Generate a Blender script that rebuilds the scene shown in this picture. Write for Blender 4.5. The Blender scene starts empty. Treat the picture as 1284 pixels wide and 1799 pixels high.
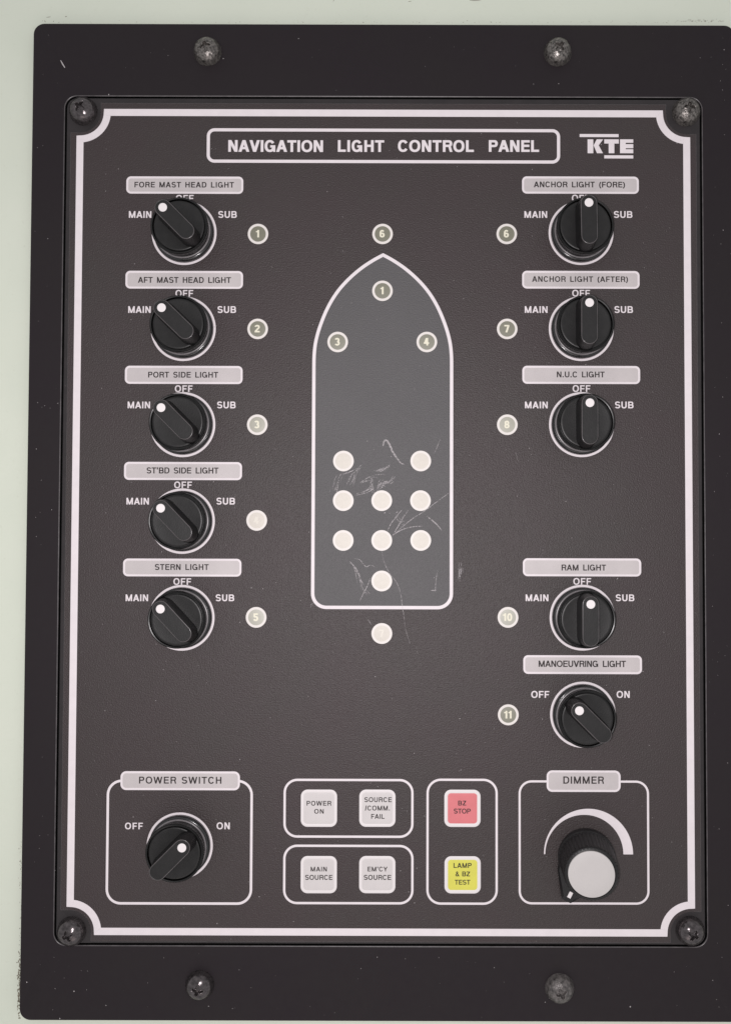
import bpy, math, random
from math import sin, cos, pi, radians
from mathutils import Matrix, Vector

random.seed(11)
S = 0.01                                   # everything below is written in centimetres
sc = bpy.context.scene
C = sc.collection

# ------------------------------------------------------------------ camera
F_PX, PX0, PY0 = 1548.0, 700.0, 900.0      # focal length and principal point, in photo pixels (1284 x 1799)
TILT, ROLL = 0.0275, 0.0028
CAM = Vector((0.75, -1.05, 40.0))          # in panel coordinates: x right, y up, z out of the wall
cam_d = bpy.data.cameras.new('camera')
cam = bpy.data.objects.new('camera', cam_d); C.objects.link(cam)
cam_d.sensor_fit = 'HORIZONTAL'; cam_d.sensor_width = 36
cam_d.lens = F_PX / 1284 * 36
cam_d.shift_x = (642 - PX0) / 1284
cam_d.shift_y = 0.0
cam_d.clip_start = 0.01; cam_d.clip_end = 50
WALLROT = Matrix.Rotation(radians(90), 4, 'X')        # panel coordinates -> upright wall
RCAM = Matrix.Rotation(ROLL, 4, 'Z') @ Matrix.Rotation(TILT, 4, 'X')
cam.matrix_world = WALLROT @ Matrix.Translation(CAM * S) @ RCAM
sc.camera = cam

# ------------------------------------------------------------------ light
w = bpy.data.worlds.new('World'); sc.world = w; w.use_nodes = True
w.node_tree.nodes['Background'].inputs[0].default_value = (0.975, 0.985, 1.0, 1)
w.node_tree.nodes['Background'].inputs[1].default_value = 0.56
fl = bpy.data.lights.new('phone_flash', 'AREA'); fl.shape = 'DISK'; fl.size = 0.009
fl.energy = 1.05; fl.color = (1.0, 0.955, 0.965)
flo = bpy.data.objects.new('phone_flash', fl); C.objects.link(flo)
flo.matrix_world = WALLROT @ Matrix.Translation(Vector((CAM.x - 1.45, CAM.y - .5, CAM.z - .2)) * S)
dl = bpy.data.lights.new('warm_fill', 'AREA'); dl.shape = 'RECTANGLE'; dl.size = .7; dl.size_y = .35  # added unseen warm fill from below, for the lower flange
dl.energy = .9; dl.color = (1, .86, .80)
dlo = bpy.data.objects.new('warm_fill', dl); C.objects.link(dlo)
dlo.location = (0, -.62, -.85)
dlo.rotation_euler = (Vector((0, 0, 0)) - dlo.location).to_track_quat('-Z', 'Y').to_euler()
vs = sc.view_settings
vs.view_transform = 'Standard'; vs.look = 'None'; vs.exposure = 0; vs.gamma = 1
try: vs.use_curve_mapping = False
except Exception: pass
sc.cycles.max_bounces = 6

# ------------------------------------------------------------------ measuring
def P(px, py, z=0.0):
    """photo pixel -> point of the plane at height z of the panel, in cm"""
    d = RCAM.to_3x3() @ Vector(((px - PX0) / F_PX, -(py - PY0) / F_PX, -1.0))
    t = (z - CAM.z) / d.z
    p = CAM + d * t
    return p.x, p.y
def box(x0, y0, x1, y1, z=0.0):
    """pixel box -> upright box in cm (x0, y0, x1, y1), y up"""
    ym, xm = (y0 + y1) / 2, (x0 + x1) / 2
    a = P(x0, ym, z)[0]; b = P(x1, ym, z)[0]
    c = P(xm, y1, z)[1]; d = P(xm, y0, z)[1]
    return a, c, b, d

# ------------------------------------------------------------------ materials
def new_mat(name):
    m = bpy.data.materials.new(name); m.use_nodes = True
    return m, m.node_tree, m.node_tree.nodes['Principled BSDF']
def coords(nt, scale):
    tc = nt.nodes.new('ShaderNodeTexCoord')
    mp = nt.nodes.new('ShaderNodeMapping'); mp.inputs['Scale'].default_value = (scale,) * 3
    nt.links.new(tc.outputs['Object'], mp.inputs['Vector'])
    return mp.outputs['Vector']
def noise(nt, vec, scale, detail=3, rough=.55):
    n = nt.nodes.new('ShaderNodeTexNoise'); n.inputs['Scale'].default_value = scale
    n.inputs['Detail'].default_value = detail; n.inputs['Roughness'].default_value = rough
    nt.links.new(vec, n.inputs['Vector']); return n.outputs['Fac']
def ramp(nt, fac, stops):
    r = nt.nodes.new('ShaderNodeValToRGB'); e = r.color_ramp.elements
    while len(e) < len(stops): e.new(.5)
    for k, (p, c) in enumerate(stops):
        e[k].position = p; e[k].color = (*c, 1) if len(c) == 3 else c
    nt.links.new(fac, r.inputs['Fac']); return r.outputs['Color']
def mat(name, col, rough=.5, spec=.5, metal=0, ior=None, var=0, vscale=1.2, bump=0, bscale=20, specks=0, rvar=0, colb=None):
    """colour, gloss, mottling (var), fine relief (bump) and pale dust specks; texture scales are per cm"""
    m, nt, b = new_mat(name)
    b.inputs['Roughness'].default_value = rough
    b.inputs['Specular IOR Level'].default_value = spec
    b.inputs['Metallic'].default_value = metal
    if ior: b.inputs['IOR'].default_value = ior
    b.inputs['Base Color'].default_value = (*col, 1)
    vec = coords(nt, 100)
    out = None
    if var:
        c2 = colb or tuple(min(1, c * (1 + var)) for c in col)
        c1 = tuple(c * (1 - var) for c in col)
        out = ramp(nt, noise(nt, vec, vscale, 5, .6), [(.3, c1), (.7, c2)])
    if specks:
        v = nt.nodes.new('ShaderNodeTexVoronoi'); v.inputs['Scale'].default_value = 3.2
        nt.links.new(vec, v.inputs['Vector'])
        sp = ramp(nt, v.outputs['Distance'], [(0.0, (1, 1, 1)), (.035, (1, 1, 1)), (.05, (0, 0, 0))])
        n2 = ramp(nt, noise(nt, vec, 1.7, 2), [(.55, (0, 0, 0)), (.62, (1, 1, 1))])
        mu = nt.nodes.new('ShaderNodeMath'); mu.operation = 'MULTIPLY'
        nt.links.new(sp, mu.inputs[0]); nt.links.new(n2, mu.inputs[1])
        m3 = nt.nodes.new('ShaderNodeMath'); m3.operation = 'MULTIPLY'; m3.inputs[1].default_value = specks
        nt.links.new(mu.outputs[0], m3.inputs[0])
        mx = nt.nodes.new('ShaderNodeMixRGB'); mx.inputs[2].default_value = (.45, .43, .42, 1)
        if out is None: mx.inputs[1].default_value = (*col, 1)
        else: nt.links.new(out, mx.inputs[1])
        nt.links.new(m3.outputs[0], mx.inputs[0]); out = mx.outputs[0]
    if out is not None: nt.links.new(out, b.inputs['Base Color'])
    if rvar:
        rr = ramp(nt, noise(nt, vec, 2.3, 4), [(.3, (rough - rvar,) * 3), (.7, (rough + rvar,) * 3)])
        nt.links.new(rr, b.inputs['Roughness'])
    if bump:
        bp = nt.nodes.new('ShaderNodeBump'); bp.inputs['Strength'].default_value = 1
        bp.inputs['Distance'].default_value = bump * S
        nt.links.new(noise(nt, vec, bscale, 2, .5), bp.inputs['Height'])
        nt.links.new(bp.outputs['Normal'], b.inputs['Normal'])
    return m

SHEET = dict(rough=.53, spec=.66)
M_sheet = mat('dark_laminate', (.032, .0165, .0185), var=.12, vscale=.16, colb=(.0255, .0170, .0160), bump=.026, bscale=17, specks=.5, **SHEET)
M_hull = mat('grey_ink', (.084, .0785, .0810), var=.05, vscale=.3, bump=.026, bscale=17, specks=.3, rough=.58, spec=.58)
M_flange = mat('black_painted_steel', (.0165, .0110, .0145), rough=.6, spec=.25, var=.12, vscale=.14, colb=(.0155, .0115, .0128), bump=.002, bscale=26, specks=.22, rvar=.05)
M_plate = mat('black_bezel_plate', (.021, .0165, .0175), rough=.42, spec=.45, var=.2, vscale=1.5, bump=.002, bscale=9, specks=.35)
M_gap = mat('shadowed_cavity_black', (.004, .004, .004), rough=.8, spec=.1)
M_white = mat('pinkish_white_ink', (.76, .695, .715), rough=.55, spec=.2, var=.03, vscale=2)
M_cream = mat('cream_white_ink', (.74, .69, .66), rough=.5, spec=.4, var=.03, vscale=2)
M_name = mat('pale_grey_nameplate', (.52, .475, .475), rough=.5, spec=.5, var=.05, vscale=.8)
M_ink = mat('dark_grey_ink', (.035, .028, .028), rough=.55, spec=.25)
M_lens = mat('olive_lens', (.118, .108, .056), rough=.41, spec=.5, ior=2.4, var=.10, vscale=5, bump=.001, bscale=12)
M_lenspale = mat('glare_pale_lens', (.59, .54, .48), rough=.5, spec=.5, ior=1.7, var=.04, vscale=5)  # same lens with flash glare painted into a pale base
M_lensmid = mat('glare_mid_lens', (.24, .225, .16), rough=.43, spec=.5, ior=2.4, var=.08, vscale=5)  # half-pale base: weaker flash glare painted over the olive
M_num = mat('cream_number', (.76, .72, .58), rough=.44, spec=.5)
M_numfaint = mat('glare_faded_number', (.66, .61, .54), rough=.5, spec=.5, ior=1.7)  # numeral colour faded as if washed out by the painted glare
M_btn = mat('white_key_cap', (.61, .57, .565), rough=.5, spec=.4, var=.03)
M_btnrim = mat('white_key_rim', (.75, .70, .70), rough=.5, spec=.4)
M_red = mat('red_key_cap', (.66, .185, .20), rough=.5, spec=.4, var=.05)
M_yel = mat('yellow_key_cap', (.66, .62, .10), rough=.5, spec=.4, var=.05)
M_knob = mat('black_moulded_plastic', (.005, .0047, .0048), rough=.33, spec=.4, var=.3, vscale=2.5, bump=.0010, bscale=22, specks=.35, rvar=.08)
M_knobdull = mat('black_grained_plastic', (.010, .009, .0095), rough=.45, spec=.45, var=.35, vscale=2, bump=.0016, bscale=20, specks=.5)
M_collar = mat('black_glossy_collar', (.008, .0075, .008), rough=.18, spec=.8, var=.2, bump=.0006, bscale=10)
M_dot = mat('white_dot_paint', (.78, .73, .73), rough=.5, spec=.3)
M_cap = mat('brushed_silver_cap', (.52, .49, .48), rough=.55, spec=.4, var=.03, vscale=.9)
M_screw = mat('black_oxide_steel', (.10, .088, .09), rough=.22, spec=.5, metal=.75, var=.5, vscale=7, bump=.005, bscale=7, rvar=.12)
M_dusty = mat('dusty_scuffed_steel', (.085, .078, .072), rough=.33, spec=.5, metal=.65, var=.85, vscale=10, colb=(.27, .245, .23), bump=.022, bscale=12, rvar=.1)
M_scuff = mat('paint_scuffed_steel', (.075, .068, .066), rough=.38, spec=.5, metal=.3, var=.6, vscale=6, colb=(.19, .17, .165), bump=.03, bscale=8)
M_dust = mat('pale_dust', (.42, .39, .39), rough=.9, spec=.1)
M_grime = mat('brown_grime', (.19, .17, .13), rough=.9, spec=.1, var=.3, vscale=6)

def scratch_material():
    m, nt, b = new_mat('scuffed_film')
    b.inputs['Base Color'].default_value = (.50, .46, .47, 1); b.inputs['Roughness'].default_value = .6
    vec = coords(nt, 100)
    a = ramp(nt, noise(nt, vec, 14, 3, .7), [(.38, (.05,) * 3), (.64, (.80,) * 3)])
    nt.links.new(a, b.inputs['Alpha'])
    return m
M_scratch = scratch_material()
M_edge = mat('lit_black_edge', (.085, .075, .078), rough=.35, spec=.6, var=.35, vscale=2.5, bump=.002)  # lightened base paints in the lit line of the window chamfer
M_chamfer = mat('glint_black_edge', (.075, .065, .067), rough=.25, spec=.8, var=.3, vscale=2)  # lighter than the black parts: edge glint put into the colour
M_grey = mat('lit_grey_rim', (.15, .138, .142), rough=.28, spec=.6, var=.3, vscale=1.5)  # grey stands for the lit chamfer of the black collar
M_face = mat('grained_knob_face', (.0105, .0095, .0095), rough=.40, spec=.42, var=.35, vscale=2, bump=.004, bscale=18, specks=.6)

def wall_material():
    m, nt, b = new_mat('pale_green_wall_paint')
    vec = coords(nt, 100)
    base = ramp(nt, noise(nt, vec, .25, 4), [(.3, (.645, .68, .58)), (.7, (.675, .705, .605))])
    n = ramp(nt, noise(nt, vec, 3.5, 5, .7), [(.60, (0, 0, 0)), (.78, (.35,) * 3)])
    mx = nt.nodes.new('ShaderNodeMixRGB'); mx.inputs[2].default_value = (.50, .50, .41, 1)
    nt.links.new(n, mx.inputs[0]); nt.links.new(base, mx.inputs[1])
    nt.links.new(mx.outputs[0], b.inputs['Base Color'])
    b.inputs['Roughness'].default_value = .5; b.inputs['Specular IOR Level'].default_value = .35
    bp = nt.nodes.new('ShaderNodeBump'); bp.inputs['Distance'].default_value = .004 * S
    nt.links.new(noise(nt, vec, 3, 3), bp.inputs['Height']); nt.links.new(bp.outputs['Normal'], b.inputs['Normal'])
    return m
M_wall = wall_material()

# ------------------------------------------------------------------ mesh helpers
class MB:
    def __init__(s): s.v = []; s.f = []
    def poly(s, pts, z=0.0):
        n = len(s.v)
        s.v += [(p[0], p[1], p[2] if len(p) > 2 else z) for p in pts]
        s.f.append(tuple(range(n, n + len(pts))))
    def strip(s, a, b, closed=False, z=0.0):
        n = len(s.v); k = len(a)
        s.v += [(p[0], p[1], p[2] if len(p) > 2 else z) for p in a]
        s.v += [(p[0], p[1], p[2] if len(p) > 2 else z) for p in b]
        for i in range(k if closed else k - 1):
            j = (i + 1) % k
            s.f.append((n + i, n + j, n + k + j, n + k + i))
    def loft(s, loops, cap0=False, cap1=True):
        """bridge closed loops of equal length; each loop is a list of (x, y, z)"""
        n = len(s.v); k = len(loops[0])
        for lp in loops: s.v += [tuple(p) for p in lp]
        for a in range(len(loops) - 1):
            for i in range(k):
                j = (i + 1) % k
                s.f.append((n + a * k + i, n + a * k + j, n + (a + 1) * k + j, n + (a + 1) * k + i))
        if cap0: s.f.append(tuple(range(n + k - 1, n - 1, -1)))
        if cap1: s.f.append(tuple(range(n + (len(loops) - 1) * k, n + len(loops) * k)))

ORIG = {}
def obj(name, mb, m, parent=None, origin=(0, 0, 0), smooth=None, label=None, local=False):
    """links mb as one mesh object; vertices in panel cm (or local cm when local=True)"""
    me = bpy.data.meshes.new(name)
    ox, oy, oz = (0, 0, 0) if local else origin
    me.from_pydata([((x - ox) * S, (y - oy) * S, (z - oz) * S) for x, y, z in mb.v], [], mb.f)
    # make flat prints face outwards
    me.materials.append(m)
    me.update()
    if smooth is not None:
        for p in me.polygons: p.use_smooth = True
        me.set_sharp_from_angle(angle=radians(smooth))
        for p in me.polygons:
            if len(p.vertices) > 4 or p.area > 2e-4: p.use_smooth = False
    o = bpy.data.objects.new(name, me); C.objects.link(o)
    place(o, parent, origin)
    if label: o['label'] = label
    return o
def place(o, parent, origin):
    po = ORIG.get(parent.name, (0, 0, 0)) if parent else (0, 0, 0)
    ORIG[o.name] = origin
    o.parent = parent
    o.location = tuple((origin[k] - po[k]) * S for k in range(3))

def rr(x0, y0, x1, y1, r, z=0.0, n=8, d=0.0):
    """rounded rectangle, counter-clockwise, inset by d"""
    x0 += d; y0 += d; x1 -= d; y1 -= d; r = max(r - d, .0005)
    out = []
    for cx, cy, a0 in ((x1 - r, y1 - r, 0), (x0 + r, y1 - r, 90), (x0 + r, y0 + r, 180), (x1 - r, y0 + r, 270)):
        for k in range(n + 1):
            a = radians(a0 + 90 * k / n)
            out.append((cx + r * cos(a), cy + r * sin(a), z))
    return out
def circ(cx, cy, r, z=0.0, n=48):
    return [(cx + r * cos(2 * pi * k / n), cy + r * sin(2 * pi * k / n), z) for k in range(n)]
def lift(pts, z): return [(p[0], p[1], z) for p in pts]
def ribbon(mb, pts, wd, z, closed=False, widths=None):
    """flat mitred stroke along pts"""
    n = len(pts); L, R = [], []
    for i in range(n):
        if closed: a, b, c = pts[i - 1], pts[i], pts[(i + 1) % n]
        else: a, b, c = pts[max(i - 1, 0)], pts[i], pts[min(i + 1, n - 1)]
        d1 = Vector((b[0] - a[0], b[1] - a[1])); d2 = Vector((c[0] - b[0], c[1] - b[1]))
        if d1.length < 1e-9: d1 = d2
        if d2.length < 1e-9: d2 = d1
        d1 = d1.normalized(); d2 = d2.normalized()
        t = (d1 + d2); t = t.normalized() if t.length > 1e-6 else d1
        nn = Vector((-t.y, t.x)); k = max(.35, nn.dot(Vector((-d1.y, d1.x))))
        h = (widths[i] if widths else wd) / 2 / k
        L.append((b[0] + nn.x * h, b[1] + nn.y * h, z)); R.append((b[0] - nn.x * h, b[1] - nn.y * h, z))
    mb.strip(R, L, closed)
def lathe(mb, prof, n=64, cx=0, cy=0, cap=True):
    mb.loft([circ(cx, cy, r, z, n) for r, z in prof], cap1=cap)

# ------------------------------------------------------------------ lettering: a grotesque alphabet drawn from bars and rings
class G:
    def __init__(s, st): s.q = []; s.s = st; s.t = st * .86; s.k = 0
    def rect(s, x0, y0, x1, y1): s.q.append([(x0, y0), (x1, y0), (x1, y1), (x0, y1)])
    def diag(s, x0, y0, x1, y1, wd=None):
        wd = wd or s.s * 1.12
        s.q.append([(x0, y0), (x0 + wd, y0), (x1 + wd, y1), (x1, y1)])
    def arc(s, cx, cy, a, b, t0, t1, sw=None, tw=None, n=14, e=2.25):
        sw = sw or s.s; tw = tw or s.t
        def pt(aa, bb, th):
            c, q = cos(th), sin(th)
            return (cx + aa * math.copysign(abs(c) ** (2 / e), c), cy + bb * math.copysign(abs(q) ** (2 / e), q))
        n = max(4, int(abs(t1 - t0) / 360 * 4 * n / 2))
        for k in range(n):
            a0 = radians(t0 + (t1 - t0) * k / n); a1 = radians(t0 + (t1 - t0) * (k + 1) / n)
            s.q.append(('c', [pt(a, b, a0), pt(a, b, a1), pt(a - sw, b - tw, a1), pt(a - sw, b - tw, a0)], (cx, cy, a, t0)))
    def bowl(s, x0, xr, y0, y1, af=1.0):
        b = (y1 - y0) / 2; a = min(b * af, xr - x0 - .05)
        s.rect(x0, y0, xr - a, y0 + s.t); s.rect(x0, y1 - s.t, xr - a, y1)
        s.arc(xr - a, (y0 + y1) / 2, a, b, -90, 90)

def glyph(ch, st):
    g = G(st); s, t = g.s, g.t; B, Rn, Dg = .085, .045, .015
    W = .8; l = r = B
    if ch == 'A':
        W = .92; l = r = Dg; wd = s * 1.1; c = W / 2
        g.diag(0, 0, c - wd / 2, 1); g.diag(W - wd, 0, c - wd / 2, 1)
        f = .22 * (c - wd / 2) + wd * .5; g.rect(f, .22, W - f, .22 + t)
    elif ch == 'B':
        W = .80; g.rect(0, 0, s, 1); g.bowl(s * .5, W - .04, .5 - t / 2, 1); g.bowl(s * .5, W, 0, .5 + t / 2); r = .05
    elif ch == 'C':
        W = .86; l = r = Rn; g.arc(W / 2, .5, W / 2, .515, 32, 328, n=20)
    elif ch == 'D':
        W = .83; r = Rn; g.rect(0, 0, s, 1); g.bowl(s * .5, W, 0, 1, .86)
    elif ch == 'E':
        W = .72; r = .05; g.rect(0, 0, s, 1); g.rect(s, 0, W, t); g.rect(s, 1 - t, W, 1); g.rect(s, .5 - t / 2 + .02, W - .04, .5 + t / 2 + .02)
    elif ch == 'F':
        W = .68; r = .03; g.rect(0, 0, s, 1); g.rect(s, 1 - t, W, 1); g.rect(s, .47 - t / 2, W - .06, .47 + t / 2)
    elif ch == 'G':
        W = .90; l = Rn; g.arc(W * .48, .5, W * .48, .515, 32, 345, n=20); g.rect(W * .52, .37, W, .37 + t); g.rect(W - s * .8, 0, W, .37)
    elif ch == 'H': W = .79; g.rect(0, 0, s, 1); g.rect(W - s, 0, W, 1); g.rect(s, .5 - t / 2 + .02, W - s, .5 + t / 2 + .02)
    elif ch == 'I': W = s; g.rect(0, 0, s, 1)
    elif ch == 'K':
        W = .86; r = Dg; wd = s * 1.35; g.rect(0, 0, s, 1); g.diag(s * .6, .30, W - wd - .02, 1, wd); g.diag(W - wd, 0, s + .08, .62, wd)
    elif ch == 'L': W = .67; r = .04; g.rect(0, 0, s, 1); g.rect(s, 0, W, t)
    elif ch == 'M':
        W = .97; wd = s * 1.05; g.rect(0, 0, s, 1); g.rect(W - s, 0, W, 1)
        g.diag(W / 2 - wd / 2, 0, .0, 1, wd); g.diag(W / 2 - wd / 2, 0, W - wd, 1, wd)
    elif ch == 'N': W = .79; wd = s * 1.15; g.rect(0, 0, s, 1); g.rect(W - s, 0, W, 1); g.diag(W - wd, 0, 0, 1, wd)
    elif ch == 'O': W = .94; l = r = Rn; g.arc(W / 2, .5, W / 2, .515, 0, 360, n=22)
    elif ch == 'P': W = .76; r = Rn; g.rect(0, 0, s, 1); g.bowl(s * .5, W, .40, 1)
    elif ch == 'R':
        W = .81; r = .03; g.rect(0, 0, s, 1); g.bowl(s * .5, W - .02, .42, 1); g.diag(W - s * .98, 0, W - s * 1.55, .46, s * .98)
    elif ch == 'S':
        W = .79; l = r = Rn; b = (.515 + t / 2) / 2
        g.arc(W / 2, 1.015 - b, W / 2 - .02, b, 18, 270, n=18); g.arc(W / 2, -.015 + b, W / 2, b, -162, 90, n=18)
    elif ch == 'T': W = .77; l = r = .025; g.rect(0, 1 - t, W, 1); g.rect(W / 2 - s / 2, 0, W / 2 + s / 2, 1 - t)
    elif ch == 'U':
        W = .79; g.rect(0, .38, s, 1); g.rect(W - s, .38, W, 1); g.arc(W / 2, .38, W / 2, .395, 180, 360, n=16)
    elif ch == 'V': W = .88; l = r = Dg; wd = s * 1.1; g.diag(W / 2 - wd / 2, 0, 0, 1); g.diag(W / 2 - wd / 2, 0, W - wd, 1)
    elif ch == 'W':
        W = 1.28; l = r = Dg; wd = s * 1.05
        g.diag(W * .27 - wd / 2, 0, 0, 1, wd); g.diag(W * .27 - wd / 2, 0, W / 2 - wd / 2, 1, wd)
        g.diag(W * .73 - wd / 2, 0, W / 2 - wd / 2, 1, wd); g.diag(W * .73 - wd / 2, 0, W - wd, 1, wd)
    elif ch == 'Y':
        W = .88; l = r = Dg; wd = s * 1.15; g.rect(W / 2 - s / 2, 0, W / 2 + s / 2, .42)
        g.diag(W / 2 - wd / 2, .38, 0, 1, wd); g.diag(W / 2 - wd / 2, .38, W - wd, 1, wd)
    elif ch == 'Z': W = .74; l = r = .04; wd = s * 1.35; g.rect(0, 0, W, t); g.rect(0, 1 - t, W, 1); g.diag(0, t * .9, W - wd, 1 - t * .9, wd)
    elif ch == '0': W = .68; l = r = .05; g.arc(W / 2, .5, W / 2, .515, 0, 360, n=20)
    elif ch == '1': W = .42; l = .12; r = .14; g.rect(W - s, 0, W, 1); g.rect(0, .68, W - s, .68 + t * .85)
    elif ch == '2':
        W = .68; l = r = .05; b = .30; g.arc(W / 2, 1.01 - b, W / 2, b, -38, 172, n=16); g.rect(0, 0, W, t); g.diag(0, t * .9, W * .55, .60, s * 1.25)
    elif ch == '3':
        W = .68; l = r = .05; b = (.515 + t / 2) / 2; g.arc(W / 2 - .02, 1.015 - b, W / 2 - .02, b, -90, 160, n=16); g.arc(W / 2, -.015 + b, W / 2, b, -160, 90, n=16)
    elif ch == '4':
        W = .70; l = r = .04; g.rect(W - s - .12, 0, W - .12, 1); g.rect(0, .22, W, .22 + t); g.diag(0, .24, W - s * 1.3 - .12, 1, s * 1.15)
    elif ch == '5':
        W = .68; l = r = .05; b = .34; g.rect(.08, 1 - t, W - .04, 1); g.rect(.06, .5, .06 + s * .9, 1); g.arc(W / 2, b - .015, W / 2, b, -160, 140, n=16)
    elif ch == '6':
        W = .68; l = r = .05; b = .33; g.arc(W / 2, b - .015, W / 2, b, 0, 360, n=18); g.arc(W / 2, .5, W / 2, .515, 40, 190, n=16)
    elif ch == '7': W = .66; l = r = .05; g.rect(0, 1 - t, W, 1); g.diag(.14, 0, W - s * 1.1, 1 - t, s * 1.1)
    elif ch == '8':
        W = .68; l = r = .05; b = (.515 + t / 2) / 2; g.arc(W / 2, 1.015 - b, W / 2 - .03, b, 0, 360, n=16); g.arc(W / 2, b - .015, W / 2, b, 0, 360, n=16)
    elif ch == '&':
        W = .86; l = r = .03; g.arc(.34, .78, .22, .235, 0, 360, n=14, sw=s * .85); g.arc(.32, .27, .32, .285, 95, 370, n=16)
        g.diag(W - s * 1.3, 0, .20, .72, s * 1.2)
    elif ch == '(': W = .30; g.arc(.62, .40, .62, .75, 125, 235, n=16, e=2)
    elif ch == ')': W = .30; g.arc(-.32, .40, .62, .75, -55, 55, n=16, e=2)
    elif ch == '.': W = s * 1.05; g.rect(0, 0, s * 1.05, s * 1.05)
    elif ch == "'": W = s; g.rect(0, .66, s, 1.02)
    elif ch == '/': W = .40; l = r = .02; g.diag(0, -.03, W - s, 1.03, s)
    return g.q, W, l, r

def lettering(mb, text, x0, x1, y0, cap, st, z, ws=.42):
    """text set between x0 and x1 on the baseline y0; tracking is solved to fill the width"""
    items = []; x = 0; gaps = 0; first = True
    widths = []
    for ch in text:
        if ch == ' ': widths.append((None, 0, 0, 0)); continue
        widths.append(glyph(ch, st))
    pen = 0; pos = []; prev_r = None; idx = 0; ng = 0
    for gi, gl in enumerate(widths):
        if gl[0] is None: pen += ws; continue
        q, W, l, r = gl
        if prev_r is not None: pen += prev_r + l; ng += 1
        pos.append((pen, ng, q)); pen += W; prev_r = r
    total = (x1 - x0) / cap
    sx = min(1.16, max(1.0, total / (pen + ng * .10))) if ng else 1.0
    pen *= sx
    tr = (total - pen) / max(ng, 1) if ng else 0
    xoff = (total - pen) / 2 if not ng else 0
    for px, n_, q in pos:
        zz = z; last = None
        for it in q:
            if isinstance(it, tuple):
                if it[2] != last: zz += .0005; last = it[2]
                pts = it[1]
            else: zz += .0005; last = None; pts = it
            P2 = [(x0 + ((px + a) * sx + n_ * tr + xoff) * cap, y0 + b * cap) for a, b in pts]
            ar = sum(P2[i][0] * P2[(i + 1) % 4][1] - P2[(i + 1) % 4][0] * P2[i][1] for i in range(4))
            if ar < 0: P2.reverse()
            mb.poly(P2, zz)
def text_px(mb, text, px0, px1, py0, py1, st, z=.012, ws=.42):
    a, b, c, d = box(px0, py0, px1, py1, z)
    lettering(mb, text, a, c, b, d - b, st, z, ws)

# ------------------------------------------------------------------ the wall
wb = MB(); wb.poly([(-90, -110, -.55), (90, -110, -.55), (90, 110, -.55), (-90, 110, -.55)])
wall = obj('wall', wb, M_wall); wall.matrix_world = WALLROT
wall['kind'] = 'structure'; wall['label'] = 'pale green painted bulkhead behind the black panel'

# ------------------------------------------------------------------ the panel
panel = bpy.data.objects.new('control_panel', None); C.objects.link(panel)
panel.empty_display_size = .05; panel.rotation_euler = (radians(90), 0, 0)
panel['label'] = 'black navigation light control panel screwed to the pale green wall'
panel['category'] = 'control panel'

# flange with a window
tl = P(113, 167, -.08); tr = P(1234, 170, -.08); bl = P(93, 1664, -.08); br = P(1244, 1666, -.08)
FX0 = (tl[0] + bl[0]) / 2; FX1 = (tr[0] + br[0]) / 2; FY1 = (tl[1] + tr[1]) / 2; FY0 = (bl[1] + br[1]) / 2
ot = P(60, 500, -.08)[0], P(32, 1700, -.08)[0]
OX0 = (P(56, 400, -.08)[0] + P(34, 1600, -.08)[0]) / 2
OX1 = P(1291, 90, -.08)[0]; OY1 = P(640, 42, -.08)[1]; OY0 = P(640, 1796, -.08)[1]
mb = MB()
Z = -.08
mb.loft([rr(OX0, OY0, OX1, OY1, .5, -.548), rr(OX0, OY0, OX1, OY1, .5, Z - .05), rr(OX0, OY0, OX1, OY1, .5, Z - .015, d=.012),
         rr(OX0, OY0, OX1, OY1, .5, Z, d=.045), rr(FX0, FY0, FX1, FY1, .60, Z)], cap1=False)
fo = obj('mounting_flange', mb, M_flange, panel, (0, 0, Z), smooth=50)
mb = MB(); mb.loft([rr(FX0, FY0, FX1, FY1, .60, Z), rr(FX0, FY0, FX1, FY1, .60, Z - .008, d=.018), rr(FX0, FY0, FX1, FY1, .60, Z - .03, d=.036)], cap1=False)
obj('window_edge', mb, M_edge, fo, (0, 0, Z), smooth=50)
mb = MB(); mb.loft([rr(FX0, FY0, FX1, FY1, .60, Z - .03, d=.036), rr(FX0, FY0, FX1, FY1, .60, Z - .30, d=.036)], cap1=False)
obj('window_wall', mb, M_gap, fo, (0, 0, Z))
mb = MB(); mb.poly(rr(FX0, FY0, FX1, FY1, .6, -.30, d=-.2)); obj('gap_backing', mb, M_gap, panel, (0, 0, -.3))
# bezel plate inside the window
mb = MB(); g0 = .125
mb.loft([rr(FX0, FY0, FX1, FY1, .6, -.28, d=g0), rr(FX0, FY0, FX1, FY1, .6, -.12, d=g0), rr(FX0, FY0, FX1, FY1, .6, -.075, d=g0 + .02),
         rr(FX0, FY0, FX1, FY1, .6, -.06, d=g0 + .06)])
obj('bezel_plate', mb, M_plate, panel, (0, 0, -.06), smooth=50)

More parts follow.
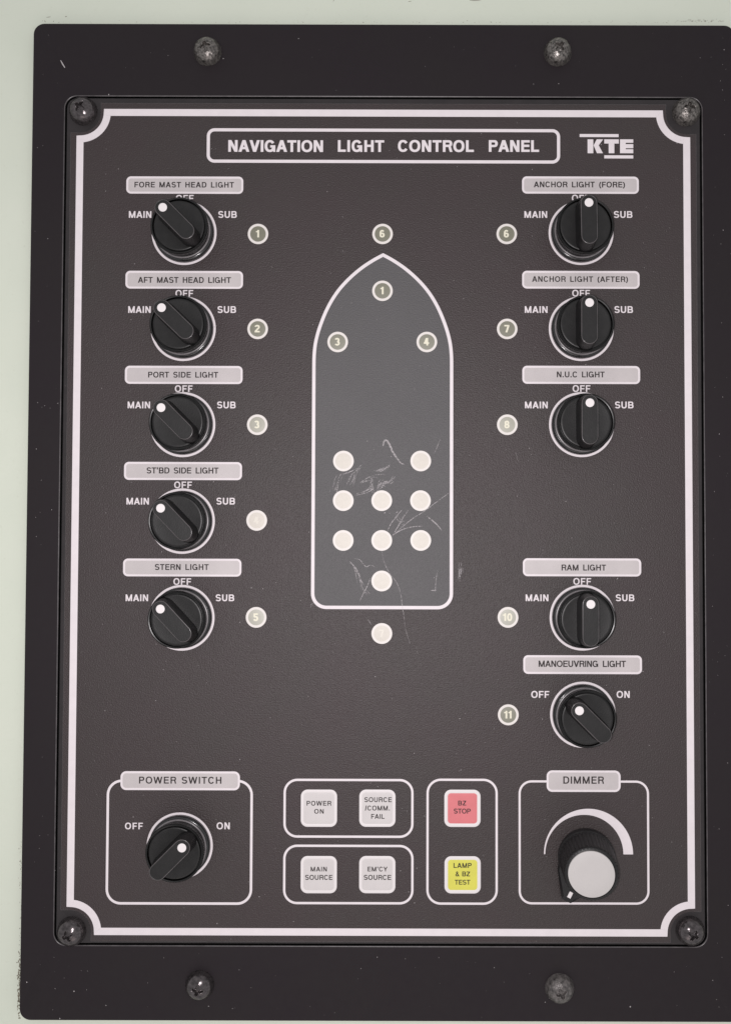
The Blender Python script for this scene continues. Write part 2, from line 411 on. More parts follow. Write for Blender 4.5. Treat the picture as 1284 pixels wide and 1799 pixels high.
# front sheet with notched corners
tl = P(139.5, 198.5); tr = P(1204.5, 198.5); bl = P(124.5, 1639); br = P(1216, 1639)
BX0 = (tl[0] + bl[0]) / 2; BX1 = (tr[0] + br[0]) / 2; BY1 = (tl[1] + tr[1]) / 2; BY0 = (bl[1] + br[1]) / 2
print('CORNER RESIDUALS cm', [round(v, 3) for v in (tl[0] - BX0, bl[0] - BX0, tr[0] - BX1, br[0] - BX1, tl[1] - BY1, tr[1] - BY1, bl[1] - BY0, br[1] - BY0)])
def notched(d, r, z=0.0, n=14, e=.10):
    """frame line with concave corner arcs; d pushes it outwards; e rounds the tips a little"""
    x0, y0, x1, y1 = BX0 - d, BY0 - d, BX1 + d, BY1 + d
    out = []
    for cx, cy, a0 in ((x1, y1, 270), (x0, y1, 0), (x0, y0, 90), (x1, y0, 180)):
        # the arc is centred on the un-pushed corner and runs clockwise
        bx = BX1 if cx == x1 else BX0; by = BY1 if cy == y1 else BY0
        R = r
        for k in range(n + 1):
            # from the edge reached first going counter-clockwise
            a = radians(a0 - 90 * k / n)
            px, py = bx + R * cos(a), by + R * sin(a)
            if k == 0:
                q = (cx, py) if a0 in (270, 90) else (px, cy)
                out.append(q); ddx, ddy = px - q[0], py - q[1]
                out[-1] = q
                out.append((px, py)) if abs(ddx) + abs(ddy) > 1e-5 else None
            elif k == n:
                out.append((px, py))
                q = (px, cy) if a0 in (270, 90) else (cx, py)
                if abs(px - q[0]) + abs(py - q[1]) > 1e-5: out.append(q)
            else: out.append((px, py))
    return [(p[0], p[1], z) for p in out]
mb = MB()
mb.poly(notched(.43, .95, 0))
sheet = obj('front_sheet', mb, M_sheet, panel, (0, 0, 0))
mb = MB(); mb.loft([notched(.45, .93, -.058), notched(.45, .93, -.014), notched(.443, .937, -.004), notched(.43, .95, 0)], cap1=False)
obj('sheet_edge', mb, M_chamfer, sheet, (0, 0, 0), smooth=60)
# white frame line
r0 = 48 / 38.7
mb = MB()
line = notched(0, r0 * 1.0, .004)
# drop duplicates at d=0
cl = []
for p in line:
    if not cl or (abs(p[0] - cl[-1][0]) + abs(p[1] - cl[-1][1])) > 1e-4: cl.append(p)
ribbon(mb, cl, .325, .004, closed=True)
obj('frame_line', mb, M_white, panel, (0, 0, 0))

def frame(x0, y0, x1, y1, r, wd, m=M_white, z=.004, name='outline'):
    a, b, c, d = box(x0, y0, x1, y1)
    h = wd / 38.7 / 2; r = r / 38.7
    mb = MB()
    mb.strip(rr(a - h, b - h, c + h, d + h, r + h, z, 10), rr(a + h, b + h, c - h, d - h, r - h, z, 10), closed=True)
    return obj(name, mb, m, panel, ((a + c) / 2, (b + d) / 2, 0))

# title
frame(366, 228.6, 981, 283.7, 11, 5.6, name='title_outline')
mb = MB()
for wrd, a, b in (('NAVIGATION', 401, 567.5), ('LIGHT', 593.5, 674.8), ('CONTROL', 699, 832.3), ('PANEL', 858.5, 946.8)):
    text_px(mb, wrd, a, b, 246, 266.6, .228, .004)
obj('title_lettering', mb, M_white, panel, ((P(673, 256)[0]), P(673, 256)[1], 0))

# maker's emblem
mb = MB()
def pb(x0, y0, x1, y1, z=.004):
    a, b, c, d = box(x0, y0, x1, y1); mb.poly([(a, b), (c, b), (c, d), (a, d)], z)
def pp(pts, z=.004):
    q = [P(*p) for p in pts]
    ar = sum(q[i][0] * q[(i + 1) % len(q)][1] - q[(i + 1) % len(q)][0] * q[i][1] for i in range(len(q)))
    mb.poly(q if ar > 0 else q[::-1], z)
pb(1018, 235.3, 1086.5, 240.6); pb(1061.3, 272.7, 1112.2, 278.2)
pb(1032, 244.6, 1042, 269); pp([(1048, 244.6), (1059.3, 244.6), (1051.5, 255), (1042.5, 255.5)], .0046); pp([(1042.5, 255), (1051.5, 255), (1059, 269), (1048.5, 269)], .005)
pb(1061.3, 244.6, 1086.8, 252); pb(1069, 252, 1079, 269)
pb(1089, 244.6, 1112.2, 250.6); pb(1089, 250.6, 1099, 262); pb(1099, 253, 1112.2, 260.2, .0046); pb(1089, 262, 1112.2, 269)
obj('emblem', mb, M_white, panel, (*P(1065, 257), 0), label='white KTE emblem with a bar above and a bar below')

# ------------------------------------------------------------------ nameplates and captions
def nameplate(text, bx, tx, ty, cap_st=.20, r=8.5, ws=.62, label=None):
    a, b, c, d = box(*bx)
    o = ((a + c) / 2, (b + d) / 2, 0)
    r = r / 38.7
    mb = MB(); z = .016
    mb.loft([rr(a, b, c, d, r, 0), rr(a, b, c, d, r, z - .005), rr(a, b, c, d, r, z, d=.006), rr(a, b, c, d, r, z, d=.085), rr(a, b, c, d, r, z - .006, d=.095)], cap1=False)
    rim = obj('nameplate', mb, M_white, panel, o, label=label)
    mb = MB(); mb.poly(rr(a, b, c, d, r, z - .006, d=.0945)); obj('nameplate_face', mb, M_name, rim, o)
    mb = MB(); text_px(mb, text, tx[0], tx[1], ty[0], ty[1], cap_st, .013, ws); obj('lettering', mb, M_ink, rim, o)
    return rim

LEFT = [  # name, plate box, text x range, cap y range, ring centre
    ('FORE MAST HEAD LIGHT', (222, 310, 427.5, 340.3), (236.3, 411), (319.5, 329.2)),
    ('AFT MAST HEAD LIGHT', (220.5, 476, 427, 507.3), (242.3, 405.7), (486.8, 497)),
    ('PORT SIDE LIGHT', (219.5, 643, 426.3, 674.8), (260.3, 383.3), (653.5, 663.6)),
    ("ST'BD SIDE LIGHT", (218, 812, 425.2, 843.8), (257.5, 384), (821.7, 832.3)),
    ('STERN LIGHT', (216.3, 982, 424.2, 1013.4), (272, 366.7), (991.7, 1002)),
]
RIGHT = [
    ('ANCHOR LIGHT (FORE)', (916.8, 310, 1122, 340.3), (937.5, 1097.8), (319, 329)),
    ('ANCHOR LIGHT (AFTER)', (917, 476, 1123.3, 507.3), (934.5, 1103), (485.5, 495.3)),
    ('N.U.C LIGHT', (917.3, 643, 1124.3, 674.8), (978, 1062), (653, 663.2)),
    ('RAM LIGHT', (918.3, 981.5, 1126.2, 1013.2), (986.3, 1064.5), (992.5, 1003)),
    ('MANOEUVRING LIGHT', (919, 1152, 1127.5, 1185), (946, 1099.5), (1161.5, 1172.6)),
]
for t, bx, tx, ty in LEFT + RIGHT: nameplate(t, bx, tx, ty)
frame(188.7, 1373, 441.5, 1588.5, 24, 4.3)
frame(500, 1371.3, 724.3, 1471, 22, 4.0)
frame(499.4, 1487.2, 724.3, 1588, 22, 4.0)
frame(750.9, 1371, 872.3, 1588.8, 23, 3.9)
frame(912.7, 1374, 1138.5, 1588.5, 21, 3.7)
nameplate('POWER SWITCH', (211.8, 1356, 421.5, 1389.2), (244.2, 389), (1365.7, 1377.8), .19, 10, .6)
nameplate('DIMMER', (960, 1354.5, 1090, 1392.3), (989.3, 1060.8), (1365.2, 1378), .19, 10)

def caption(text, x0, x1, y0, y1):
    mb = MB(); text_px(mb, text, x0, x1, y0, y1, .20, .004)
    obj('caption', mb, M_white, panel, (*P((x0 + x1) / 2, (y0 + y1) / 2), 0))
for main, sub, off, y in ((226.5, 383.3, 309, 370.8), (225.3, 382, 308.3, 538), (224.3, 381.3, 307.2, 705.8), (222.2, 380.2, 306, 875), (220.8, 378.8, 304.7, 1045)):
    caption('MAIN', main, main + 39.5, y, y + 11.8); caption('SUB', sub, sub + 32.7, y, y + 11.8)
    caption('OFF', off, off + 31.2, y - 28.5, y - 16.9)
for main, sub, off, y in ((921, 1078, 1004.3, 370.8), (921.7, 1079, 1005, 538), (922, 1080, 1005.7, 705.8), (923.2, 1081.4, 1007, 1045)):
    caption('MAIN', main, main + 40, y, y + 11.8); caption('SUB', sub, sub + 32.7, y, y + 11.8)
    caption('OFF', off, off + 31.2, y - 28.8, y - 17.1)
caption('OFF', 933, 964.7, 1214.8, 1226.9); caption('ON', 1083, 1106, 1214.8, 1226.9)
caption('OFF', 219.6, 251, 1446.5, 1458); caption('ON', 380.6, 403.7, 1446, 1458)

# ------------------------------------------------------------------ ship diagram
left = [(652, 77), (606, 101), (560, 128), (500, 168), (435, 220), (372, 280), (318, 342), (270, 412), (228, 490), (192, 575), (163, 660), (143, 745), (134, 830), (132, 900)]
left = [(520 + x / 4.28, 430 + y / 4.28) for x, y in left]
side = [P(x, y) for x, y in left]
hx = P(672.3, 449)[0]
hw = (P(793, 800)[0] - P(550.6, 800)[0]) / 2; hc = (P(793, 800)[0] + P(550.6, 800)[0]) / 2
hs = [(-(hx - p[0]), p[1]) for p in side]
f_ = hw / -hs[-1][0]
def smooth(pts, n=3):
    out = []
    for i in range(len(pts) - 1):
        p0 = pts[max(i - 1, 0)]; p1 = pts[i]; p2 = pts[i + 1]; p3 = pts[min(i + 2, len(pts) - 1)]
        for k in range(n):
            t = k / n
            out.append(tuple(.5 * (2 * p1[j] + (p2[j] - p0[j]) * t + (2 * p0[j] - 5 * p1[j] + 4 * p2[j] - p3[j]) * t * t + (3 * p1[j] - p0[j] - 3 * p2[j] + p3[j]) * t ** 3) for j in range(2)))
    out.append(pts[-1]); return out
hs = smooth(hs)
by = P(672, 1068)[1]; R = 24 / 38.7
cor = [(-hw + R - R * cos(radians(a)), by + R - R * sin(radians(a))) for a in range(0, 91, 9)]
half = [(x * f_, y) for x, y in hs] + cor                       # apex, down the left side, to the stern
outl = [(hc + x, y) for x, y in half] + [(hc - x, y) for x, y in half[::-1][:-1]]
ship = MB(); ship.poly(lift(outl, .003)); so = (hc, P(672, 760)[1], 0)
hull = obj('ship_diagram', ship, M_hull, panel, so, label='grey ship outline seen from above with numbered lamps in it')
mb = MB(); ribbon(mb, outl, .152, .007, closed=True); obj('hull_outline', mb, M_white, hull, so)

# ------------------------------------------------------------------ indicator lamps
def lamp(px, py, num, pale=False, label=None, mid=False):
    x, y = P(px, py); r = .471; o = (x, y, 0); zb = .008
    mb = MB()
    mb.loft([circ(x, y, r, 0, 40), circ(x, y, r, zb, 40), circ(x, y, r - .006, zb + .004, 40), circ(x, y, .362, zb + .004, 40), circ(x, y, .358, zb, 40)], cap1=False)
    l = obj('indicator_lamp', mb, M_cream, panel, o, label=label)
    mb = MB(); mb.loft([circ(x, y, .36, zb, 40), circ(x, y, .20, zb + .003, 40)]); obj('lens', mb, M_lenspale if pale else (M_lensmid if mid else M_lens), l, o, smooth=60)
    if num:
        h = .345; wd = {1: .20, 2: .42}[len(num)] if num != '11' else .34
        if len(num) == 1: wd = .21
        mb = MB(); lettering(mb, num, x - wd / 2 - .02, x + wd / 2 - .02, y - h / 2 + .01, h, .24, zb + .006); obj('number', mb, M_numfaint if pale else M_num, l, o)
    return l
for px, py, n in ((453.3, 411, '1'), (452.7, 578, '2'), (452, 746.5, '3'), (451, 914.8, '4'), (450, 1085.3, '5'),
                  (672, 411, '6'), (890, 411, '6'), (890.8, 578, '7'), (891, 746.5, '8'), (892.2, 1085.3, '10'), (892.7, 1256.7, '11'),
                  (671.8, 511, '1'), (593.2, 601, '3'), (749.7, 601, '4')):
    lamp(px, py, n, pale=(n == '4' and px < 500), mid=(py > 700 and n != '11'))
for px, py, n in ((603.3, 810.3, None), (739, 810.3, None), (603, 880, None), (670.5, 880, None), (738.5, 880, None),
                  (602.8, 950, None), (670.5, 950, None), (739, 950, None), (670.5, 1021.3, None), (670.7, 1113.7, '7')):
    lamp(px, py, n, pale=True)

# ------------------------------------------------------------------ push keys
def key(px, py, lines, mc, wide_rim, label):
    bx = (px - 31.8, py - 32.7, px + 31.8, py + 32.7)
    a, b, c, d = box(*bx); o = ((a + c) / 2, (b + d) / 2, 0); r = .30
    e = .155 if wide_rim else .13
    mb = MB()
    mb.loft([rr(a, b, c, d, r, 0), rr(a, b, c, d, r, .02), rr(a, b, c, d, r, .034, d=.03), rr(a, b, c, d, r, .034, d=e - .015), rr(a, b, c, d, r, .024, d=e)], cap1=False)
    k = obj('push_key', mb, M_btnrim, panel, o, smooth=60, label=label)
    mb = MB(); mb.loft([rr(a, b, c, d, r, .024, d=e - .001), rr(a, b, c, d, r, .029, d=e + .03), rr(a, b, c, d, r, .033, d=e + .12)]); obj('key_cap', mb, mc, k, o, smooth=60)
    mb = MB()
    for t, x0, x1, y0, y1 in lines: text_px(mb, t, x0, x1, y0, y1, .19, .036)
    obj('lettering', mb, M_ink, k, o)
key(560.3, 1420.8, (('POWER', 538.7, 582, 1408.2, 1416.5), ('ON', 552, 568.7, 1422.5, 1430.5)), M_btn, False, 'white key reading POWER ON')
key(662.9, 1420.8, (('SOURCE', 640, 688, 1401.8, 1410.2), ('/COMM.', 641, 684.7, 1416.6, 1425), ('FAIL', 652, 675.5, 1431.3, 1439.6)), M_btn, False, 'white key reading SOURCE /COMM. FAIL')
key(560, 1537.6, (('MAIN', 545.8, 574.2, 1524, 1532.2), ('SOURCE', 536, 584, 1538.4, 1547)), M_btn, False, 'white key reading MAIN SOURCE')
key(662.7, 1537.6, (("EM'CY", 645.7, 680.6, 1524, 1532.2), ('SOURCE', 639, 687, 1538.4, 1547)), M_btn, False, "white key reading EM'CY SOURCE")
key(812.2, 1421, (('BZ', 804.7, 818.7, 1407.8, 1416.2), ('STOP', 797, 826.7, 1421.8, 1430.4)), M_red, True, 'red key with white rim reading BZ STOP')
key(812.5, 1538, (('LAMP', 796.6, 828.3, 1517.4, 1526), ('& BZ', 800, 825.5, 1532.4, 1540.8), ('TEST', 798.7, 826, 1547, 1555.4)), M_yel, True, 'yellow key with white rim reading LAMP & BZ TEST')

# ------------------------------------------------------------------ rotary knobs
def stadium(wd, L, z, n=10, cy=0.0):
    r = wd / 2; h = L / 2 - r
    return [(r * cos(pi * k / n), cy + h + r * sin(pi * k / n), z) for k in range(n + 1)] + \
           [(-r * cos(pi * k / n), cy - h - r * sin(pi * k / n), z) for k in range(n + 1)]
def make_knob(x, y):
    mb = MB()                                                   # the turning disc, with a groove inside its rim
    lathe(mb, [(1.20, .34), (1.20, .55), (1.25, .60), (1.265, .84), (1.285, .90), (1.275, .955), (1.235, .985), (1.195, .975), (1.175, .80), (1.13, .80)], cap=False)
    k = obj('rotary_knob', mb, M_knob, panel, (x, y, 0), smooth=45, local=True)
    mb = MB(); lathe(mb, [(1.13, .80), (1.125, .94), (1.10, .957), (1.04, .95), (.6, .93), (.02, .925)])
    f = obj('face', mb, M_face, k, (x, y, 0), smooth=45, local=True)
    mb = MB()
    lathe(mb, [(1.375, 0), (1.375, .10), (1.355, .17), (1.30, .23), (1.28, .235), (1.278, .30)], cap=False)
    c = obj('collar', mb, M_collar, k, (x, y, 0), smooth=40, local=True)
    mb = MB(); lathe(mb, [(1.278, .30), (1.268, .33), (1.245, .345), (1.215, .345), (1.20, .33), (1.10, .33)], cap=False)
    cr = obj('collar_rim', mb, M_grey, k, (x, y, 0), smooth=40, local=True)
    mb = MB()
    mb.loft([stadium(.90, 2.42, .90), stadium(.84, 2.36, 1.0), stadium(.76, 2.22, 1.60), stadium(.73, 2.18, 1.74)], cap1=False)
    g = obj('grip', mb, M_knobdull, k, (x, y, 0), smooth=35, local=True)
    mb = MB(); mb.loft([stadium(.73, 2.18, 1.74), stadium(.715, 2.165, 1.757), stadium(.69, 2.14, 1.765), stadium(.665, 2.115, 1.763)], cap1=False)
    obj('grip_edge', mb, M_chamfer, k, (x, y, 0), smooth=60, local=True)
    mb = MB(); mb.loft([stadium(.665, 2.115, 1.763), stadium(.64, 2.09, 1.752)]); obj('grip_top', mb, M_face, k, (x, y, 0), smooth=60, local=True)
    mb = MB(); lathe(mb, [(.19, 1.75), (.19, 1.762), (.17, 1.768)], 28, 0, .735)
    d = obj('pointer_dot', mb, M_dot, k, (x, y, 0), smooth=40, local=True)
    return k
KN = [(323.6, 409, 45, 'turned to MAIN under the fore mast head light plate'), (322, 577.6, 46, 'turned to MAIN under the aft mast head light plate'),
      (321, 746.3, 45, 'turned to MAIN under the port side light plate'), (320, 916, 44, "turned to MAIN under the ST'BD side light plate"),
      (319.3, 1086, 43, 'turned to MAIN under the stern light plate'),
      (1020.5, 409, 1, 'turned to OFF under the fore anchor light plate'), (1021, 577.6, 0, 'turned to OFF under the after anchor light plate'),
      (1021.6, 746.3, 0, 'turned to OFF under the N.U.C light plate'), (1023, 1085.8, 0, 'turned to OFF under the RAM light plate'),
      (1024, 1256.5, 45, 'turned to OFF under the manoeuvring light plate'), (315.8, 1487, -45, 'turned to ON in the power switch box')]
proto = None
for px, py, ang, lab in KN:
    x, y = P(px, py)
    mb = MB(); mb.strip(circ(x, y, 1.487, .004, 72), circ(x, y, 1.385, .004, 72), closed=True)
    obj('dial_ring', mb, M_white, panel, (x, y, 0))
    if proto is None: proto = k = make_knob(x, y)
    else:
        k = proto.copy(); C.objects.link(k); place(k, panel, (x, y, 0))
        for ch in proto.children:
            c = ch.copy(); C.objects.link(c); c.parent = k
    k.rotation_euler = (0, 0, radians(ang)); k['label'] = 'black rotary knob ' + lab

# ------------------------------------------------------------------ dimmer
x, y = P(1029.5, 1505.5)
ax, ay = P(1033.6, 1502); bx_, by_ = P(1026.3, 1502)
mb = MB(); n = 48
outer = [(ax + 2.003 * cos(pi * k / n), ay + 2.03 * sin(pi * k / n), .004) for k in range(n + 1)]
inner = [(bx_ + 1.755 * cos(pi * k / n), by_ + 1.76 * sin(pi * k / n), .004) for k in range(n + 1)]
mb.strip(inner, outer); mb.f = [f[::-1] for f in mb.f]
obj('dimmer_arc', mb, M_white, panel, (ax, ay, 0))
mb = MB(); NT = 44
def gear(r, z, dep, n=NT * 4):
    return [((r - dep * (.5 - .5 * cos(2 * pi * k / 4))) * cos(2 * pi * k / n), (r - dep * (.5 - .5 * cos(2 * pi * k / 4))) * sin(2 * pi * k / n), z) for k in range(n)]
mb.loft([gear(1.27, .05, .0), gear(1.27, .42, .0), gear(1.235, .46, .0), gear(1.235, .50, .05), gear(1.17, 1.95, .05), gear(1.15, 2.04, .03), gear(1.10, 2.10, 0),
         gear(1.02, 2.13, 0), gear(1.005, 2.08, 0), gear(.6, 2.10, 0)])
dk = obj('dimmer_knob', mb, M_knobdull, panel, (x, y, 0), smooth=40, local=True, label='tall knurled black dimmer knob with flat silver cap')
mb = MB(); lathe(mb, [(.985, 2.06), (.985, 2.13), (.975, 2.15), (.955, 2.16), (.5, 2.163)], 64); obj('silver_cap', mb, M_cap, dk, (x, y, 0), smooth=35, local=True)
pa = radians(-116)                                            # pointer skirt: a wedge out of the base
def wedge(z, sc_=1.0, tip=2.12):
    c0, s0 = cos(pa), sin(pa); out = []
    for u, v in ((0.2, -1.16), (1.05, -.92), (tip - .02, -.22), (tip, 0.0), (tip - .02, .22), (1.05, .92), (.2, 1.16)):
        out.append((c0 * u * sc_ - s0 * v * sc_, s0 * u * sc_ + c0 * v * sc_, z))
    return out
mb = MB(); mb.loft([wedge(.04), wedge(.34), wedge(.46, .955, 2.02)]); obj('pointer_skirt', mb, M_knobdull, dk, (x, y, 0), smooth=30, local=True)
mb = MB()
c0, s0 = cos(pa), sin(pa)
def q(u, v, z): return (c0 * u - s0 * v, s0 * u + c0 * v, z)
mb.loft([[q(1.60, -.07, .45), q(1.90, -.07, .42), q(1.90, .09, .42), q(1.60, .09, .45)], [q(1.60, -.07, .478), q(1.88, -.07, .474), q(1.88, .09, .474), q(1.60, .09, .478)]])
mb.f.append((1, 2, 6, 5)); obj('pointer_mark', mb, M_dot, dk, (x, y, 0), local=True)
dk.rotation_euler = (0, radians(-6.0), 0)

# ------------------------------------------------------------------ screws
def make_screw(x, y, z, m, R=.655, H=.50, seed=0, ang=0.0, label=None):
    rnd = random.Random(seed); mb = MB(); nr, na = 30, 96
    ph = [rnd.uniform(-.03, .03) for _ in range(8)]
    rows = []
    for i in range(nr + 1):
        rr_ = R * (1 - i / nr) if i < nr else .004
        row = []
        for j in range(na):
            th = 2 * pi * j / na
            t = rr_ / R
            h = H * (max(0, 1 - (t / .94) ** 2)) ** .5 + (.07 if t < .985 else 0)
            rb = R * (.29 + .095 * cos(4 * (th - ang)) + ph[0] * cos(th + ph[1] * 90) + ph[2] * cos(3 * th))
            k = (rb - rr_) / (.055 * R)
            h += .016 * math.exp(-((rr_ - rb - .03) / (.04 * R)) ** 2)
            k = min(1, max(0, k)); k = k * k * (3 - 2 * k)
            h -= k * (.14 + .05 * (1 - t))
            row.append((rr_ * cos(th), rr_ * sin(th), h))
        rows.append(row)
    mb.loft([[(p[0], p[1], -.02) for p in rows[0]]] + rows)
    s = obj('screw', mb, m, panel, (x, y, z), smooth=75, local=True, label=label)
    # a washer-thin flat under the head
    return s
for i, (px, py, z, m, lab) in enumerate((
        (364.8, 91, -.08, M_dusty, 'speckled dusty screw at the top left of the flange'), (979.5, 92, -.08, M_dusty, None),
        (351, 1731.5, -.08, M_screw, None), (982.8, 1737, -.08, M_scuff, 'screw scuffed grey at the bottom right of the flange'),
        (146.5, 195.5, -.06, M_screw, None), (1205, 197, -.06, M_dusty, None), (126, 1637, -.06, M_screw, None), (1212, 1636, -.06, M_screw, None))):
    x, y = P(px, py, z); make_screw(x, y, z, m, seed=i * 7 + 3, ang=.3 + i * .55, label=lab)

# ------------------------------------------------------------------ wear: scratches, dust, grime
def wobble(pts, amp, rnd):
    pts = smooth(pts, 5)
    return [(p[0] + rnd.uniform(-amp, amp), p[1] + rnd.uniform(-amp, amp)) for p in pts]
mb = MB(); rnd = random.Random(5)
def scr(pts, wpx, n=1, spread=0, z=.0105):
    """scratch through photo-measured points; n strands"""
    for k in range(n):
        dx, dy = rnd.uniform(-spread, spread), rnd.uniform(-spread, spread)
        q = wobble([P(a + dx, b + dy) for a, b in pts], .006, rnd)
        m_ = len(q)
        ws = [.85 * wpx / 38.7 * (.35 + .65 * sin(pi * (i + .5) / m_)) * rnd.uniform(.7, 1.2) for i in range(m_)]
        ribbon(mb, q, 0, z + k * .0002, widths=ws)
def scuff(pts, n, spread, wlo=.45, whi=1.1):
    """many short hair-thin strokes that follow a path"""
    base = smooth([tuple(p) for p in pts], 5); m_ = len(base)
    for k in range(n):
        a = rnd.randint(0, m_ - 4); b = min(m_, a + rnd.randint(3, max(4, m_ // 2)))
        dx, dy = rnd.gauss(0, spread), rnd.gauss(0, spread); rot = rnd.gauss(0, .12)
        seg = base[a:b]; cx, cy = seg[0]
        q = [P(cx + (x - cx) * cos(rot) - (y - cy) * sin(rot) + dx, cy + (x - cx) * sin(rot) + (y - cy) * cos(rot) + dy) for x, y in seg]
        wd = rnd.uniform(wlo, whi)
        ribbon(mb, q, 0, .0105 + (k % 40) * .00005, widths=[wd / 38.7 * (.3 + .7 * sin(pi * (i + .5) / len(q))) for i in range(len(q))])
Z1 = lambda L: [(520 + x / 4.28, 760 + y / 4.28) for x, y in L]
Z2 = lambda L: [(600 + x / 5, 780 + y / 5) for x, y in L]
scr(Z1([(655, 100), (662, 70), (678, 57), (700, 85), (725, 140), (760, 195), (790, 232), (812, 237)]), 3.6, 3, .7)
scr(Z2([(358, 945), (362, 1000), (385, 1070), (430, 1150), (480, 1215), (508, 1280), (525, 1350), (532, 1420), (545, 1500), (560, 1620), (600, 1760)]), 1.3, 1)
scr(Z1([(1150, 455), (1060, 520), (960, 595), (880, 645), (800, 710), (725, 780)]), 1.7, 2, .6)
scr(Z1([(950, 705), (870, 712), (790, 735), (730, 775)]), 1.6, 2, .7)
scr(Z1([(795, 585), (750, 640), (712, 690), (690, 740)]), 1.7, 2, .6)
scr(Z1([(845, 585), (810, 635), (778, 690), (745, 745), (722, 790)]), 1.8, 2, .7)
scr(Z1([(988, 630), (1020, 655), (1060, 690), (1098, 735)]), 2.4, 2, .8)
scuff(Z1([(500, 245), (465, 290), (440, 340), (415, 400)]), 12, 1.6)
scuff(Z1([(470, 270), (430, 320), (400, 400)]), 7, 2.0)
scuff(Z1([(345, 320), (325, 360), (308, 420), (300, 450)]), 16, 1.9)
scuff(Z1([(300, 340), (275, 400), (262, 450)]), 6, 2.0)
scuff(Z1([(345, 318), (390, 300), (440, 280)]), 9, .9, .6, 1.3)
scuff(Z1([(430, 465), (490, 455), (540, 440), (580, 410)]), 16, 1.5)
scuff(Z1([(485, 378), (530, 345), (575, 325), (665, 318)]), 8, .7, .6, 1.3)
scuff(Z1([(575, 330), (570, 370), (575, 430), (590, 460)]), 16, 1.5)
scuff(Z1([(560, 300), (640, 292), (690, 265), (715, 240)]), 12, 1.4)
scuff(Z1([(600, 420), (670, 380), (710, 375), (742, 345)]), 18, 2.2)
scuff(Z1([(600, 440), (640, 400), (675, 395)]), 16, 3.0)
scuff(Z1([(620, 430), (650, 380), (665, 360)]), 10, 3.0)
scuff(Z1([(485, 380), (520, 372), (560, 366)]), 7, .9, .6, 1.4)
scuff(Z1([(740, 610), (790, 690), (830, 680)]), 8, 3.5)
scuff(Z1([(405, 975), (440, 1010), (470, 1075), (490, 1130), (510, 1180), (540, 1215)]), 16, 1.0, .6, 1.3)
scr(Z1([(440, 950), (480, 960), (525, 1010), (560, 998), (600, 1015)]), 1.3, 1)
scr(Z1([(560, 1095), (535, 1160), (505, 1215), (480, 1270)]), 1.5, 2, .8)
scr(Z1([(1065, 1040), (1052, 1110), (1045, 1200)]), 1.2, 1)
scr(Z1([(1015, 1190), (1055, 1188)]), 1.6, 2, 1.2)
scuff(Z1([(1240, 970), (1232, 1030), (1218, 1120)]), 14, 1.8)
scr(Z1([(1085, 50), (1060, 110), (1035, 165)]), 1.1, 1)
scr(Z1([(110, 1320), (118, 1290), (130, 1285), (126, 1310)]), 1.3, 1)
scr(Z1([(540, 1410), (565, 1445)]), 1.2, 1)
for a, b in ((676, 901.5), (685, 901.8), (697, 900.5)): scr([(a - 1.2, b + .8), (a + 1.3, b - .8)], 2.0, 1)
scr([(414, 868), (413, 895)], .7, 1, 1)
scr([(805, 1356), (812, 1352)], 1.0, 1); scr([(905, 795), (911, 812)], .6, 1, 1)
so_ = obj('scratch_marks', mb, M_scratch, panel, (*P(672, 900), 0)); so_['kind'] = 'stuff'

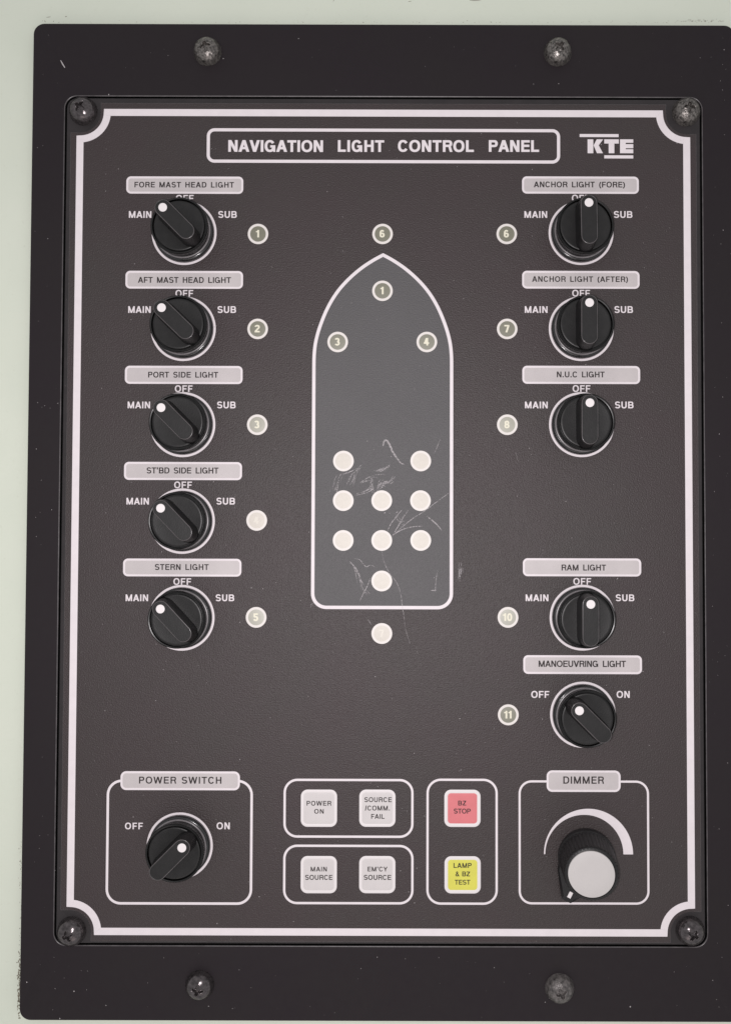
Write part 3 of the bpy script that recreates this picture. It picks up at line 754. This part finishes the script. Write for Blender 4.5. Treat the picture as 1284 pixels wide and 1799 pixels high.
mb = MB()
scr_z = .0105
q = [P(106.5, 105.5, -.08), P(110, 112, -.08), P(114, 118.5, -.08)]
ribbon(mb, q, .05, -.0785, widths=[.03, .055, .04])
def speck(px, py, r, z):
    x, y = P(px, py, z); k = rnd.randint(5, 7); a0 = rnd.uniform(0, 6)
    e = rnd.uniform(.4, 1)
    mb.poly([(x + r * e * cos(a0 + 2 * pi * i / k) * rnd.uniform(.6, 1.2), y + r * sin(a0 + 2 * pi * i / k) * rnd.uniform(.6, 1.2)) for i in range(k)], z)
for _ in range(300):
    px, py = rnd.uniform(150, 1200), rnd.uniform(215, 1625)
    speck(px, py, rnd.choice((.010, .012, .015, .018, .024)), .0108)
for _ in range(130):
    side_ = rnd.random()
    if side_ < .3: px, py = rnd.uniform(60, 105), rnd.uniform(60, 1780)
    elif side_ < .55: px, py = rnd.uniform(1250, 1284), rnd.uniform(60, 1780)
    elif side_ < .8: px, py = rnd.uniform(60, 1280), rnd.uniform(1675, 1785)
    else: px, py = rnd.uniform(60, 1280), rnd.uniform(50, 160)
    speck(px, py, rnd.choice((.010, .012, .016, .022)), -.0785)
for a, b in ((47, 1727), (130, 1743), (105, 1791), (1107, 1770), (191, 165.8)): speck(a, b, .035, -.0785)
d_ = obj('dust_specks', mb, M_dust, panel, (*P(672, 900), 0)); d_['kind'] = 'stuff'

mb = MB(); zw = -.5475
def smear(px, py, a, b, th):
    x, y = P(px, py, zw); k = 7
    pts = []
    for i in range(k):
        u = a * cos(2 * pi * i / k) * rnd.uniform(.6, 1.15); v = b * sin(2 * pi * i / k) * rnd.uniform(.6, 1.15)
        pts.append((x + u * cos(th) - v * sin(th), y + u * sin(th) + v * cos(th)))
    mb.poly(pts, zw + rnd.uniform(0, .001))
for _ in range(120):
    py = rnd.gauss(1735, 32); smear(35.5 - abs(rnd.gauss(0, 2.6)), min(1790, py), rnd.uniform(.01, .035), rnd.uniform(.02, .07), rnd.uniform(-.3, .3))
for _ in range(60): smear(37.5 - abs(rnd.gauss(0, 1.8)), rnd.uniform(1480, 1700), rnd.uniform(.006, .018), rnd.uniform(.01, .04), 0)
for _ in range(80):
    px = rnd.uniform(90, 1270); smear(px, 39.8 - abs(rnd.gauss(0, 1.6)), rnd.uniform(.008, .03), rnd.uniform(.006, .014), rnd.uniform(-.3, .3))
for _ in range(50): smear(rnd.uniform(1185, 1270), 38 - abs(rnd.gauss(0, 2.4)), rnd.uniform(.01, .03), rnd.uniform(.008, .02), rnd.uniform(-.6, .6))
for a, b, c, e, th in ((79, 37, .05, .015, -.9), (85, 29.5, .11, .014, .15), (116, 28.5, .06, .02, .35), (94, 37, .04, .014, 1.2), (75, 36, .02, .012, 0), (586, .8, .04, .012, .6), (834, .3, .28, .02, 0), (720, 1.8, .1, .012, .1), (862, 38, .03, .015, 0), (878, 38.5, .04, .012, .7)):
    smear(a, b, c, e, th)
go = obj('grime', mb, M_grime); go.matrix_world = WALLROT; go['kind'] = 'stuff'
go['label'] = 'brown grime flecks on the wall along the flange edge'; go['category'] = 'grime'
